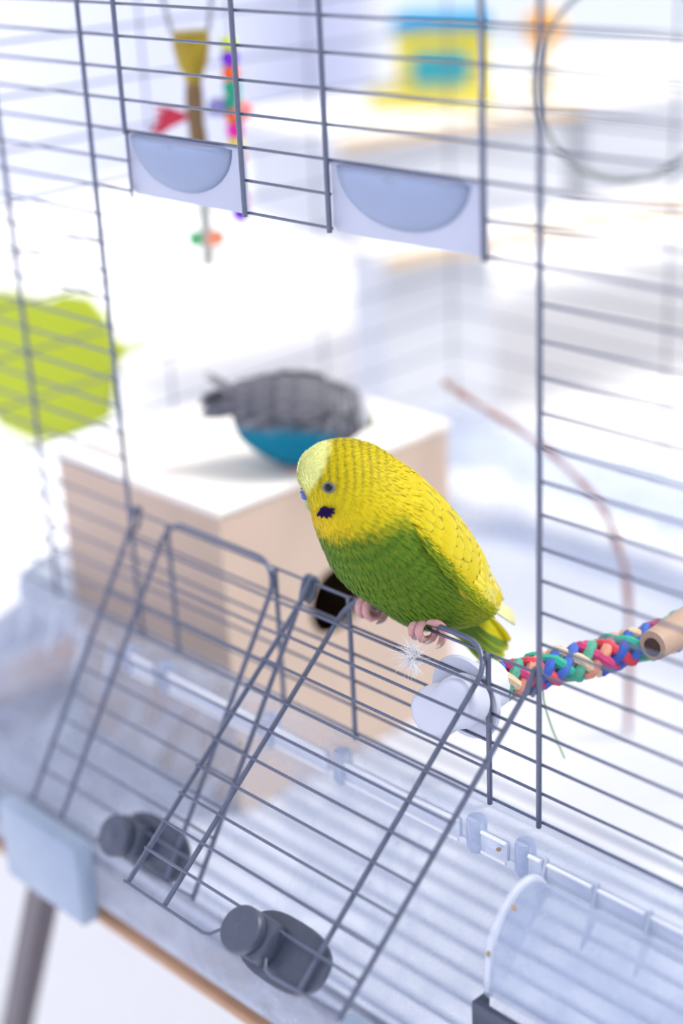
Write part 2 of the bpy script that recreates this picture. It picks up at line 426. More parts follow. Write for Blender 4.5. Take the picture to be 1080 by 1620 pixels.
for a, b in LIPS:
    for z in (-0.2817, -0.2900): tsub(MB().tube([(a + .0004, -0.0114, z + ZO), (b - .0004, -0.0114, z + ZO)], 0.0007, 6), 'lip_highlight', M_lip_highlight)
M_stripe = mat('tray_stripe', (0.47, 0.51, 0.61), 0.5, noise=.15)  # slightly darker rods that show as stripes across the tray floor
for k in range(14):
    y = -0.036 + k * 0.013
    rg = kid(MB().tube([(CX0 - 0.03, y, ZO - 0.3782), (CX1 + 0.03, y, ZO - 0.3782)], 0.0017, 8), 'tray_stripe', M_stripe, cage); rg.matrix_parent_inverse = CINV
lin = kid(MB().box((CX0 - 0.02, -0.028, ZO - 0.3800), (CX1 + 0.02, CD + 0.028, ZO - 0.3785)), 'tray_liner', M_paper, cage, smooth=False); lin.matrix_parent_inverse = CINV
for x0, x1 in ((-0.256, -0.196), (-0.036, 0.024)):
    c = kid(MB().box((x0, -0.0725, ZO - 0.3812), (x1, -0.0630, ZO - 0.3405)), 'base_clip', M_mid, cage, bevel=0.002); c.matrix_parent_inverse = CINV

# seed feeder at the right: clear hood over a dark trough
feeder = empty('seed_feeder', (0.05, -0.035, ZO - 0.34))
tag(feeder, 'clear bulging feeder hood over a dark grey trough at the lower right', 'feeder')
hp = [(-0.0120, -0.2930), (-0.0170, -0.2850), (-0.0220, -0.2812), (-0.0285, -0.2815), (-0.035, -0.2852), (-0.0412, -0.2925), (-0.0440, -0.3020), (-0.0450, -0.3170)]
hpc = curve([(y, z, 0) for y, z in hp], 16)
q = MB(); X0, X1 = 0.0145, 0.092; n = len(hpc)
for x in (X0, X0 + 0.0016, X1 - 0.0016, X1): q.add([(x, p.x, p.y + ZO) for p in hpc], [])
for j in range(3):
    for i in range(n - 1): q.f.append((j * n + i, j * n + i + 1, (j + 1) * n + i + 1, (j + 1) * n + i))
h = kid(q, 'hood', M_clear, feeder)
for x in (X0, X1):
    q = MB().tube([(x, p.x, p.y + ZO) for p in hpc], 0.0017, 8)
    kid(q, 'hood_edge', M_clear2, feeder)
    q = MB(); q.add([(x, p.x, p.y + ZO) for p in hpc] + [(x, -0.0375, ZO - 0.317)], [tuple(range(n + 1))])
    kid(q, 'hood_side', M_clear, feeder, smooth=False)
q = MB()
q.box((X0 - 0.0015, -0.0520, ZO - 0.338), (X1 + 0.0015, -0.0495, ZO - 0.3165)); q.box((X0 - 0.0015, -0.0495, ZO - 0.338), (X0 + 0.0005, -0.045, ZO - 0.3165))
q.box((X0 + 0.0005, -0.0495, ZO - 0.338), (X1 + 0.0015, -0.046, ZO - 0.336)); q.box((X1 - 0.0005, -0.0495, ZO - 0.336), (X1 + 0.0015, -0.045, ZO - 0.3165))
kid(q, 'trough', M_dark, feeder, smooth=False)

# ------------------------------------------------------------------ nest box
BX0, BX1, BY0, BY1, BZ0, BZ1 = -0.3325, -0.2075, 0.0305, 0.1815, -0.3782, -0.219
nb = empty('nest_box', ((BX0 + BX1) / 2, (BY0 + BY1) / 2, BZ0 + ZO))
tag(nb, 'tan cardboard nest box with round dark hole, blue bird on its lid painted pale as if sunlit', 'nest box')
def nkid(mb, name, m, **k): return kid(mb, name, m, nb, **k)
T = 0.004
nkid(MB().box((BX0, BY0, BZ0 + ZO), (BX1 - T, BY0 + T, BZ1 - T + ZO)), 'panel', M_card, bevel=0.0006)
nkid(MB().box((BX0, BY1 - T, BZ0 + ZO), (BX1 - T, BY1, BZ1 - T + ZO)), 'panel', M_card, bevel=0.0006)
nkid(MB().box((BX0, BY0 + T, BZ0 + ZO), (BX0 + T, BY1 - T, BZ1 - T + ZO)), 'panel', M_card, bevel=0.0006)
nkid(MB().box((BX0, BY0 - 0.001, BZ1 - T + ZO), (BX1 + 0.001, BY1 + 0.001, BZ1 + ZO)), 'lid', M_card_sunlit, bevel=0.001)
# panel with the hole: square-to-circle faces, both sides, with the rim of the hole between them
hc = (0.100, -0.289); hr = 0.0185; n = 40; q = MB(); vs = []; fs = []
y0, y1, z0, z1 = BY0, BY1, BZ0, BZ1 - T
def sq(an):
    c, s = math.cos(an), math.sin(an)
    k = min(((y1 - hc[0]) / c if c > 1e-9 else (y0 - hc[0]) / c if c < -1e-9 else 9), ((z1 - hc[1]) / s if s > 1e-9 else (z0 - hc[1]) / s if s < -1e-9 else 9))
    return (hc[0] + c * k, hc[1] + s * k)
angs = sorted([2 * math.pi * k / n for k in range(n)] + [math.atan2(z - hc[1], y - hc[0]) % (2 * math.pi) for y in (y0, y1) for z in (z0, z1)])
N = len(angs)
for x in (BX1, BX1 - T):
    vs += [(x, *[a + b for a, b in zip(sq(an), (0, ZO))]) for an in angs] + [(x, hc[0] + hr * math.cos(an), hc[1] + hr * math.sin(an) + ZO) for an in angs]
for k in range(N):
    k2 = (k + 1) % N
    fs += [(k, k2, N + k2, N + k), (2 * N + k2, 2 * N + k, 3 * N + k, 3 * N + k2), (N + k, N + k2, 3 * N + k2, 3 * N + k), (k2, k, 2 * N + k, 2 * N + k2)]
q.add(vs, fs); nkid(q, 'hole_panel', M_card, smooth=False)
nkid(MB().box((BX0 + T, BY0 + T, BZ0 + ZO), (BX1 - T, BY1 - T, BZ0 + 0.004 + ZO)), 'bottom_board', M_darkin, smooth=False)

# ------------------------------------------------------------------ budgies
class Body:
    """lofted bird body: rings given by top point, bottom point (f, u) and half width, in millimetres"""
    def __init__(s, rings, nose, rump):
        s.r = [rump] + rings + [nose]
    def at(s, t, th):
        tf, tu, bf, bu, w = catmull(s.r, t)
        c = Vector(((tf + bf) / 2, 0, (tu + bu) / 2)); a = Vector(((tf - bf) / 2, 0, (tu - bu) / 2))
        w = max(w, 0.0)
        sn = math.sin(th); cs = math.cos(th)
        return c + a * cs + Vector((0, w * math.copysign(abs(sn) ** 0.92, sn) * (1 - 0.10 * cs), 0))
    def normal(s, t, th):
        e = 0.03
        du = s.at(t + e, th) - s.at(t - e, th); dv = s.at(t, th + e) - s.at(t, th - e)
        n = du.cross(dv)
        if n.length < 1e-9: n = Vector((1, 0, 0))
        n.normalize()
        c = s.at(t, 0) * .5 + s.at(t, math.pi) * .5
        if n.dot(s.at(t, th) - c) < 0: n = -n
        return n
    def flow(s, t, th):
        e = 0.05; d = s.at(t - e, th) - s.at(t + e, th)
        return d.normalized() if d.length > 1e-9 else Vector((-1, 0, 0))

def loft(body, nt, nth, colf, bend=lambda p: p):
    q = MB(); T = len(body.r) - 1; raw = []
    for i in range(nt + 1):
        for k in range(nth):
            t = T * i / nt; th = 2 * math.pi * k / nth
            p = body.at(t, th); raw.append(p)
            q.v.append(tuple(bend(p) * 0.001)); q.c.append(colf(p, t, th))
    for i in range(nt):
        for k in range(nth):
            k2 = (k + 1) % nth; q.f.append((i * nth + k, (i + 1) * nth + k, (i + 1) * nth + k2, i * nth + k2))
    q.f.append(tuple(range(nth))); q.f.append(tuple(nt * nth + k for k in range(nth - 1, -1, -1)))
    return q, raw

def feather_strip(q, p, d, n, ln, wd, lift, colf, bend):
    """a small contour feather: base, widest part, tip"""
    w = d.cross(n).normalized()
    a = p - n * 0.15; b = p + d * ln * 0.55 + n * lift * 0.45; c = p + d * ln + n * lift
    vs = [a - w * wd * .3, a + w * wd * .3, b + w * wd * .5, b - w * wd * .5, b + n * wd * .06, c + w * wd * .22, c - w * wd * .22, c + d * wd * .22]
    q.add([tuple(bend(v) * 0.001) for v in vs], [(0, 1, 4), (1, 2, 4), (0, 4, 3), (2, 5, 4), (4, 5, 7), (4, 7, 6), (3, 4, 6)], [colf(v) for v in vs])

YEL = (0.62, 0.50, 0.002); YELO = (0.70, 0.49, 0.002); GRN = (0.062, 0.150, 0.004); PALE = (0.86, 0.88, 0.36); DUSK = (0.16, 0.15, 0.01); LIME = (0.34, 0.40, 0.008)
PALEW = (0.78, 0.76, 0.42)
M_plume = mat('plumage', attr='Col', rough=0.62, noise=0.18, nscale=900, trans=0.16, spec=0.25, bump=0.2, bscale=2500)

# --- the yellow and green budgie
RINGS = [(-43, 4, -38, -5, 7.5), (-38.5, 13, -29, -7.5, 14), (-33, 25.5, -17, -6.5, 19.5), (-26.5, 36.5, -3.5, -2.5, 23), (-19.5, 46, 9.5, 8.5, 24.5), (-12, 54.5, 19.5, 19.0, 24.0), (-4, 62, 25, 31.0, 21.5),
         (4.5, 68.3, 28.2, 42.0, 18.6), (14, 71.2, 29.0, 48.6, 16.8), (23.5, 70.2, 30.4, 54.2, 13.2), (29.6, 66.8, 32.6, 58.9, 8.0)]
body = Body(RINGS, (32.4, 63.2, 32.8, 62.2, 0.8), (-44.5, -0.5, -43.5, -1.5, 1.0))
FORE = Vector((30, 0, 60))
def ycol(p, t, th, j=0.0):
    f, u = p.x, p.z; l = abs(p.y)
    # border between yellow head/back and green breast
    pts = [(-60, -30), (-40, -6), (-31, 9), (-22, 22), (-12, 38), (-4, 46), (6, 47), (16, 44), (24, 40.5), (40, 39)]
    for (a, b), (c, d) in zip(pts, pts[1:]):
        if a <= f <= c: lim = b + (d - b) * (f - a) / (c - a); break
    else: lim = -30
    n1 = math.sin(f * 1.9 + u * 1.3) * 0.9 + math.sin(u * 2.7 - f * .8 + l) * 0.8
    g = smooth(4.5, -4.5, u - lim + n1 + j * 2)
    y = lerp(YEL, YELO, smooth(8, 26, f) * smooth(56, 42, u))
    # barring on crown, nape and cheeks: arcs round the face
    d = (p - Vector((FORE.x, p.y * .35, FORE.z))).length
    amp = smooth(9.5, 12, d) * smooth(48, 22, d) * (0.25 + 0.75 * smooth(54, 64, u - 0.10 * (20 - f)))
    amp *= smooth(56, 61, u) if f > 19 else smooth(46, 54, u)
    wv = d * 2 * math.pi / 2.25 + math.sin(u * .9 + l * .7) * 0.35
    st = max(0, math.sin(wv)) ** 1.5 * amp
    y = lerp(y, DUSK, min(0.70, st * 0.78))
    # pale forehead cap
    cap = smooth(11.8, 9.6, d - (u - 62) * 0.42 + n1 * .25) * smooth(52.5, 56.5, u)
    y = lerp(y, PALE, cap * (1 - 0.45 * smooth(62, 55, u)))
    gg = lerp(GRN, LIME, smooth(2, -8, u - lim) * 0.0 + 0.18 * (0.5 + 0.5 * math.sin(f * .8 + u * 1.1 + l * .5)))
    gg = lerp(gg, (0.05, 0.20, 0.015), smooth(10, -6, u) * .5)
    gg = lerp(gg, LIME, smooth(-12, -30, f) * .75)
    return lerp(y, gg, g)
HP = Vector((9, 0, 50))
def ybend(p):
    """turn the head to the bird's right"""
    w = smooth(26, 56, p.z * 0.75 + p.x * 0.55)
    a = math.radians(-21) * w
    v = Vector(p) - HP; c, s = math.cos(a), math.sin(a)
    return HP + Vector((v.x * c - v.y * s, v.x * s + v.y * c, v.z))

ANG = math.radians(20)
F0 = Vector((-0.699, -0.715, 0)).normalized(); Lf0 = Vector((0, 0, 1)).cross(F0)
Fv = (F0 * math.cos(ANG) + Lf0 * math.sin(ANG)).normalized(); Lv = Vector((0, 0, 1)).cross(Fv)
bud = empty('yellow_budgie'); tag(bud, 'yellow and green budgie perched on the folded-down cage door', 'bird')
bud.matrix_world = Matrix(((Fv.x, Lv.x, 0, -0.0715), (Fv.y, Lv.y, 0, 0.001), (0, 0, 1, ZO - 0.216), (0, 0, 0, 1)))
q, raw = loft(body, 150, 120, ycol, ybend)
link('body', q.mesh('body'), M_plume, bud)
bvh = BVHTree.FromPolygons([tuple(v) for v in raw], [f for f in q.f if len(f) == 4])
q = MB(); TT = len(RINGS) + 1
rnd = random.Random(3)
i = 0; t = 0.25
while t < TT - 0.12:
    head = smooth(6.2, 8.0, t)
    per = sum((body.at(t, math.pi * 2 * (k + 1) / 24) - body.at(t, math.pi * 2 * k / 24)).length for k in range(24))
    step_mm = 2.1 - 1.15 * head
    cnt = max(6, int(per / (1.35 - 0.55 * head)))
    for k in range(cnt):
        th = 2 * math.pi * (k + (i % 2) * .5 + rnd.uniform(-.3, .3)) / cnt
        tt = min(TT - 0.05, max(0.1, t + rnd.uniform(-.06, .06)))
        p = body.at(tt, th); n = body.normal(tt, th); d = body.flow(tt, th)
        d = (d + Vector((rnd.uniform(-.12, .12), rnd.uniform(-.12, .12), rnd.uniform(-.12, .12)))); d = (d - n * d.dot(n)).normalized()
        k_ = rnd.uniform(.90, 1.08) if head < .5 else rnd.uniform(.97, 1.03); j_ = rnd.uniform(-1, 1)
        ln = 4.6 - 2.7 * head; wd = 1.9 - 0.95 * head
        if tt < 5 and math.cos(th) < 0.2: ln = 5.5; wd = 1.15
        lf = rnd.uniform(.25, .65) - 0.22 * head
        if tt < 1.6: ln = 3.5; lf = .2
        feather_strip(q, p, d, n, ln, wd, lf, lambda v: tuple(x * k_ for x in ycol(v, tt, th, j_)), ybend)
    d_t = (body.at(min(t + .1, TT), math.pi / 2) - body.at(t, math.pi / 2)).length / 0.1
    d_t = max(d_t, (body.at(min(t + .1, TT), 0) - body.at(t, 0)).length / 0.1, 4)
    t += step_mm / d_t; i += 1
o = link('plumage', q.mesh('plumage', smooth=True), M_plume, bud); tag(o, kind='stuff')

# wings: rows of coverts and long flight feathers
def wing_feather_mesh(name, ln, wd, base, edge, tip, seg=12, tipround=0.55, camber=0.07, fine=0.88, shaft=None):
    q = MB(); xs = (-1, -fine, -.45, 0, .45, fine, 1)
    rows = [0, .15, .3, .45] + [tipround + (1 - tipround) * k for k in (0.12, .35, .55, .70, .80, .88, .94, .98, 1)]
    rows = sorted(rows); seg = len(rows) - 1
    for s in rows:
        tau = max(0.0, (s - tipround) / (1 - tipround))
        w = wd * .5 * (0.45 + 0.55 * smooth(0, .45, s)) * math.sqrt(max(0.0004, 1 - tau * tau))
        for x in xs:
            q.v.append((ln * s, w * x, -camber * wd * x * x + 0.03 * ln * math.sin(s * math.pi)))
            c = lerp(base, tip, smooth(.35, 1, s))
            rho = math.sqrt(tau * tau + x * x * (1 - tau * tau))
            c = lerp(c, edge, smooth(.80, .92, rho) * smooth(.2, .6, s))
            q.c.append(c)
    m = len(xs)
    for j in range(seg):
        for k in range(m - 1): q.f.append((j * m + k, (j + 1) * m + k, (j + 1) * m + k + 1, j * m + k + 1))
    q.v = [tuple(c * 0.001 for c in v) for v in q.v]
    return q.mesh(name)
M_feather = mat('wing_feather', attr='Col', rough=0.5, noise=0.10, nscale=1200, trans=0.22, spec=0.3)
OLV = (0.17, 0.15, 0.015)
FM = {'small': wing_feather_mesh('covert_feather', 8.0, 6.0, YEL, OLV, (0.68, 0.57, 0.02)),
      'mid': wing_feather_mesh('covert_feather', 11.5, 8.0, YEL, OLV, (0.68, 0.58, 0.03)),
      'big': wing_feather_mesh('covert_feather', 15, 8.5, YEL, (0.34, 0.30, 0.04), (0.68, 0.60, 0.07)),
      'flight': wing_feather_mesh('flight_feather', 30, 7.0, (0.78, 0.68, 0.05), (0.60, 0.58, 0.22), PALEW, tipround=.15)}
UP = [(-4, 60, 11), (-13, 53, 9.5), (-24, 40, 7.5), (-37, 17, 6), (-51, -8, 4)]
LO = [(-1, 47, 24), (-8, 36, 27), (-16, 25, 26), (-29, 7, 21), (-51, -14, 8)]
def wing_pt(a, b, off, side):
    pu = Vector(catmull(UP, a * 4)); pl = Vector(catmull(LO, a * 4))
    p = pu.lerp(pl, b); p = Vector((p.x, p.z, p.y))              # (f, l, u)
    hit, n, idx, dist = bvh.find_nearest(p)
    c = body.at(3.5, 0) * .5 + body.at(3.5, math.pi) * .5
    if n.dot(hit - c) < 0: n = -n
    sd = (p - hit).dot(n)
    p = p + n * (max(sd, 0) - sd) + n * off if sd < 0.0 or dist < 6 else p + n * off * .5
    if dist < 6: p = hit + n * off
    if side < 0: p = Vector((p.x, -p.y, p.z)); n = Vector((n.x, -n.y, n.z))
    return p, n
def place_feather(me, p, d, n, parent, name='feather', tilt=0.0):
    d = (d - n * d.dot(n)).normalized(); d = (d + n * tilt).normalized()
    w = n.cross(d).normalized(); nn = d.cross(w)
    p = p * 0.001
    o = link(name, me, M_feather, parent)
    o.matrix_basis = Matrix(((d.x, w.x, nn.x, p.x), (d.y, w.y, nn.y, p.y), (d.z, w.z, nn.z, p.z), (0, 0, 0, 1)))
    return o
for side in (1, -1):
    q = MB(); na, nbb = 24, 12
    for i in range(na + 1):
        for k in range(nbb + 1):
            p, n = wing_pt(0.06 + .86 * i / na, .04 + .90 * k / nbb, 0.35, side); q.v.append(tuple(p * 0.001)); q.c.append(lerp(YEL, PALEW, smooth(.6, 1, i / na)))
    for i in range(na):
        for k in range(nbb): a = i * (nbb + 1) + k; q.f.append((a, a + 1, a + nbb + 2, a + nbb + 1))
    wing = link('wing', q.mesh('wing'), M_feather, bud)
    md = wing.modifiers.new('thick', 'SOLIDIFY'); md.thickness = 0.0006
    wing['label'] = 'folded yellow wing with fine olive scallops'
    rows = [(.10, 'small', 6), (.19, 'small', 7), (.28, 'mid', 7), (.37, 'mid', 7), (.46, 'mid', 6), (.54, 'big', 6), (.62, 'big', 5)]
    for r, (a, kd, cnt) in enumerate(rows):
        for k in range(cnt):
            b = (k + .5 + (.25 if r % 2 else -.15)) / cnt
            b = max(0.02, min(.98, b))
            p, n = wing_pt(a + rnd.uniform(-.012, .012), b, (1.5 - r * .13) * (1 - .45 * abs(b - .45)) + rnd.uniform(0, .1), side); p2, n2 = wing_pt(a + .16, b * .94 + .03, (1.15 - r * .12) * (1 - .45 * abs(b - .45)), side)
            place_feather(FM[kd], p, p2 - p, (n + n2).normalized(), wing, tilt=0.0)
    for k in range(8):
        b = .05 + .9 * k / 7
        p, n = wing_pt(.66 - .03 * abs(k - 4) / 4, b, 0.9 + .08 * k, side); p2, n2 = wing_pt(1.0, .2 + b * .6, .6, side)
        place_feather(FM['flight'], p, p2 - p, (n * 1.0 + n2 * .3).normalized(), wing, 'flight_feather')

q = MB()
for side in (1, -1):
    for k in range(620):
        a = rnd.uniform(.03, .80); b = rnd.uniform(.93, 1.12) if rnd.random() < .8 else rnd.uniform(.0, .97); sh = b < .9
        if sh: a = rnd.uniform(-.03, .05)
        p, n = wing_pt(max(0, a), b, .5, side); p2, n2 = wing_pt(min(1, max(0, a) + .12), b - .02, .5, side)
        d = (p2 - p); d = (d - n * d.dot(n)).normalized()
        if not sh: d = (d + n.cross(d) * side * rnd.uniform(-.35, .10) * -1).normalized()
        kc = rnd.uniform(.9, 1.1)
        ce = lerp(YEL, lerp(GRN, LIME, .35), smooth(.96, 1.05, b)); ce = lerp(ce, LIME, smooth(.35, .75, a) * .7) if not sh else YEL
        ln = rnd.uniform(5, 8) if not sh else 4.0
        feather_strip(q, p, d, n, ln, .8 if not sh else 1.6, rnd.uniform(.6, 1.6), lambda v: tuple(x * kc for x in ce), lambda v: v)
tag(link('flank_plumage', q.mesh('flank_plumage'), M_plume, bud), kind='stuff')

# tail
TM = [wing_feather_mesh('tail_feather', 31, 8.0, (0.10, 0.24, 0.02), (0.55, 0.55, 0.02), (0.16, 0.28, 0.03), tipround=.5, fine=.72),
      wing_feather_mesh('tail_feather', 29, 7.0, (0.55, 0.55, 0.01), (0.80, 0.68, 0.01), (0.78, 0.68, 0.01), tipround=.5, fine=.5)]
for side in (1, -1):
    for k in range(5):
        w_ = k / 4
        place_feather(TM[1] if k == 0 else TM[0], Vector((-28 + 1.3 * k, side * (2.0 + 0.6 * k), -0.5 - 1.2 * k)), Vector((-25 + 1.6 * k, side * 1.0, -21 - 0.9 * k)), Vector((-0.45, side * .82, .35)), bud, 'tail_feather')

# face: eye, cere, beak, cheek patch
def on_head(f, u, side=1):
    hit, n, idx, dist = bvh.ray_cast(Vector((f, 60 * side, u)), Vector((0, -side, 0)))
    if hit is None: hit, n, idx, dist = bvh.find_nearest(Vector((f, 0, u)))
    if n.y * side < 0: n = -n
    return hit, n
def frame_at(p, n, up=Vector((0, 0, 1))):
    x = up.cross(n).normalized(); y = n.cross(x)
    return Matrix(((x.x, y.x, n.x, p.x), (x.y, y.y, n.y, p.y), (x.z, y.z, n.z, p.z), (0, 0, 0, 1)))
M_eye = mat('eye_black', (0.005, 0.005, 0.008), 0.12, spec=0.25, noise=0.1)
M_ring = mat('eye_ring_skin', (0.13, 0.13, 0.145), 0.6, noise=0.3, nscale=1500)
M_cere = mat('blue_cere', (0.035, 0.085, 0.46), 0.35, noise=0.3, nscale=1200)
M_beak = mat('beak_horn', (0.34, 0.37, 0.16), 0.35, noise=0.3, nscale=700)
M_cheek = mat('violet_patch', (0.014, 0.005, 0.045), 0.9, spec=0.05, noise=0.3, nscale=2000)
def mb_bend(q, M):
    q.v = [tuple(ybend(M @ Vector(v)) * 0.001) for v in q.v]; return q
for side in (1, -1):
    p, n = on_head(21.0, 60.6, side)
    M = frame_at(p, n)
    eye = link('eye', mb_bend(MB().lathe([(0, 1.20), (.6, 1.10), (1.05, .85), (1.35, .5), (1.45, -.2), (1.4, -1.2)], 20), M).mesh('eye'), M_eye, bud)
    q = MB()
    prof_ = [(1.3, .50), (1.5, .68), (1.8, .62), (2.1, .4), (2.2, -.4)]
    q.lathe(prof_, 24); q.v = [(v[0] * 1.12, v[1] * .95, v[2]) for v in q.v]
    r_ = link('eyelid', mb_bend(q, M).mesh('eyelid'), M_ring, eye)
    # ragged violet patch
    p, n = on_head(22.6, 52.2, side); M = frame_at(p, n); q = MB()
    for (x, y, ln, wd, an) in ((-1.6, .9, 3.0, 2.0, 200), (-.4, .4, 3.4, 2.1, 235), (.8, .1, 3.6, 2.0, 255), (1.9, -.3, 3.3, 1.9, 280), (2.6, -.8, 3.0, 1.6, 310), (0, 1.2, 2.2, 3.0, 190), (1.2, .6, 2.4, 2.6, 250), (-2.6, 1.6, 2.4, 1.4, 170)):
        c, s = math.cos(math.radians(an)), math.sin(math.radians(an)); x *= -side if False else 1
        X = -x if side > 0 else x
        C_ = -c if side > 0 else c
        ln *= .78; wd *= .8; b0 = Vector((X * .78, y * .78, .55)); d_ = Vector((C_, s, 0)); w_ = Vector((-s, C_, 0))
        q.add([b0 - w_ * wd * .35 - d_ * .8, b0 + w_ * wd * .35 - d_ * .8, b0 + d_ * ln * .45 + w_ * wd * .5 + Vector((0, 0, .25)), b0 + d_ * ln * .45 - w_ * wd * .5 + Vector((0, 0, .25)), b0 + d_ * ln + w_ * wd * .15, b0 + d_ * ln - w_ * wd * .15],
              [(0, 1, 2, 3), (3, 2, 4, 5)])
    pc = mb_bend(q, M).build('cheek_patch', M_cheek, bud, smooth=False)
    md = pc.modifiers.new('thick', 'SOLIDIFY'); md.thickness = 0.0004
# cere: two rounded lobes; beak: hooked wedge tucked into the face feathers
q = MB()
for s in (1, -1):
    vs, fs = [], []
    for i in range(9):
        for k in range(14):
            a = math.pi * i / 8; b = 2 * math.pi * k / 14
            vs.append(Vector((30.0 + 2.1 * math.sin(a) * math.cos(b) * .9, s * 2.5 + 2.7 * math.sin(a) * math.sin(b), 52.9 + 2.1 * math.cos(a) + (-.5) * math.sin(a) * math.cos(b))))
    for i in range(8):
        for k in range(14): k2 = (k + 1) % 14; fs.append((i * 14 + k, (i + 1) * 14 + k, (i + 1) * 14 + k2, i * 14 + k2))
    q.add(vs, fs)
cere = mb_bend(q, Matrix()).build('cere', M_cere, bud)
q = MB()
for s in (1, -1): q.lathe([(0.45, 0), (.55, .25), (.25, .3), (.2, -.2)], 10, frame_at(Vector((31.7, s * 1.9, 53.3)), Vector((.9, s * .3, .3)).normalized()))
link('nostril', mb_bend(q, Matrix()).mesh('nostril'), M_ring, cere)
q = MB(); sp = curve([(26.6, 0, 51.6), (28.8, 0, 50.4), (29.4, 0, 48.6), (28.8, 0, 46.6), (27.6, 0, 45.4)], 12)
vs = []; fs = []
for i, c in enumerate(sp):
    s = i / 11; rw = 2.9 * (1 - s) ** .7 + .25; rd = 2.2 * (1 - s) ** .6 + .3
    d = (sp[min(i + 1, 11)] - sp[max(i - 1, 0)]).normalized(); nx = Vector((-d.z, 0, d.x))
    for k in range(12):
        a = 2 * math.pi * k / 12; vs.append(c + Vector((0, rw * math.sin(a), 0)) + nx * rd * math.cos(a))
for i in range(11):
    for k in range(12): k2 = (k + 1) % 12; fs.append((i * 12 + k, i * 12 + k2, (i + 1) * 12 + k2, (i + 1) * 12 + k))
q.add(vs, fs); mb_bend(q, Matrix()).build('beak', M_beak, bud)

# feet: two toes forward, two back, gripping the wire
M_foot = mat('pink_foot_skin', (0.62, 0.33, 0.32), 0.5, noise=0.25, nscale=900, bump=0.5, bscale=2500)
M_claw = mat('claw', (0.50, 0.42, 0.40), 0.35, noise=0.2, nscale=900)
inv = bud.matrix_world.inverted()
def foot(xw, fan):
    """xw: place on the hinge wire (world x)"""
    ank = Vector((xw + 0.004, 0.004, ZO - 0.2085))
    q = MB(); q.tube([inv @ (ank + Vector((0.002, 0.006, 0.012))), inv @ (ank + Vector((.001, .003, .005))), inv @ ank], [.0024, .0020, .0021], 10)
    ft = q.build('foot', M_foot, bud)
    for dx, fwd, ln in fan:
        s = -1 if fwd else 1
        wy, wz = -0.0008, ZO - 0.2145
        pts = [ank + Vector((0, 0, 0))]
        R_ = 0.0034
        for k in range(8):
            an = math.radians(95 - k * (215 * ln) / 7)
            pts.append(Vector((xw + 0.003 + dx * (.45 + .55 * k / 7), wy + s * R_ * math.cos(an) * 1.15, wz + R_ * math.sin(an) * (1.0 if k < 4 else 1.25))))
        r = [0.0017] + [0.00165, .0016, .0016, .00165, .0015, .0015, .00135, .0011]
        tp = MB().tube([inv @ p for p in pts], r, 10).build('toe', M_foot, ft)
        d = (pts[-1] - pts[-2]).normalized(); e = pts[-1]
        cl = [e - d * .0005, e + d * .0009, e + d * .0015 + Vector((0, -s * .0005, .0001)), e + d * .0018 + Vector((0, -s * .0013, .0004))]
        MB().tube([inv @ p for p in cl], [.0009, .0008, .0005, .0001], 8).build('claw', M_claw, ft)
foot(-0.0565, [(-0.0035, True, 1.0), (0.0015, True, .95), (0.008, False, .9), (0.003, False, .9)])
foot(-0.0845, [(-0.0030, True, 1.0), (0.0025, True, 1.05), (0.006, False, .9), (-0.001, False, .9)])

# --- the blue budgie on the nest box
BR = [(-31, 15, -31, 5, 6), (-24, 20, -26, -7, 12), (-13, 22, -13, -16, 18), (0, 22.5, 0, -19.5, 20.5), (12, 20.5, 13, -15.5, 19), (22, 17.0, 24, -7, 15.5), (29.5, 12, 31.5, -1, 11)]
bb = Body(BR, (34.5, 7, 34.8, 4, 2), (-34, 11, -34, 9, 1.5))
BLUE = (0.0, 0.25, 0.40); GREYB = (0.13, 0.135, 0.16); GREYP = (0.42, 0.42, 0.46)
def bcol(p, t, th, j=0):
    f, u = p.x, p.z
    c = GREYB
    st = max(0, math.sin(f * 2 * math.pi / 2.6 + u * .6))
    c = lerp(c, GREYP, st * .75 if f > 10 or f < -6 else st * .35)
    c = lerp(c, BLUE, smooth(3, -3, u - (4 - abs(f + 2) * .12) + math.sin(f) * 1.0) * smooth(25, 14, f))
    c = lerp(c, (0.62, 0.63, 0.68), smooth(29, 33, f))
    return c
blue = empty('blue_budgie'); tag(blue, 'blue budgie with grey barred back standing on the nest box', 'bird')
Fb = Vector((0.72, 0.69, 0)).normalized(); Lb = Vector((0, 0, 1)).cross(Fb)
blue.matrix_world = Matrix(((Fb.x, Lb.x, 0, -0.2205), (Fb.y, Lb.y, 0, 0.0935), (0, 0, 1, ZO - 0.1985), (0, 0, 0, 1)))
q, raw2 = loft(bb, 60, 48, bcol); link('body', q.mesh('body'), M_plume, blue)
bvh2 = BVHTree.FromPolygons([tuple(v) for v in raw2], [f for f in q.f if len(f) == 4])
q = MB(); TB = len(BR) + 1
for i in range(44):
    t = .3 + (TB - .6) * i / 43
    for k in range(40):
        th = 2 * math.pi * (k + (i % 2) * .5 + rnd.uniform(-.3, .3)) / 40
        p = bb.at(t, th); n = bb.normal(t, th); d = bb.flow(t, th); d = (d - n * d.dot(n)).normalized(); c = bcol(p, t, th)
        feather_strip(q, p, d, n, 4.2, 2.4, .5, lambda v: c, lambda v: v)
tag(link('plumage', q.mesh('plumage'), M_plume, blue), kind='stuff')
GM = wing_feather_mesh('grey_feather', 13, 8, (0.13, 0.13, 0.16), (0.24, 0.24, 0.28), (0.15, 0.15, 0.18))
GT = wing_feather_mesh('grey_flight_feather', 24, 7, (0.10, 0.10, 0.12), (0.36, 0.36, 0.40), (0.12, 0.13, 0.16), tipround=.3)
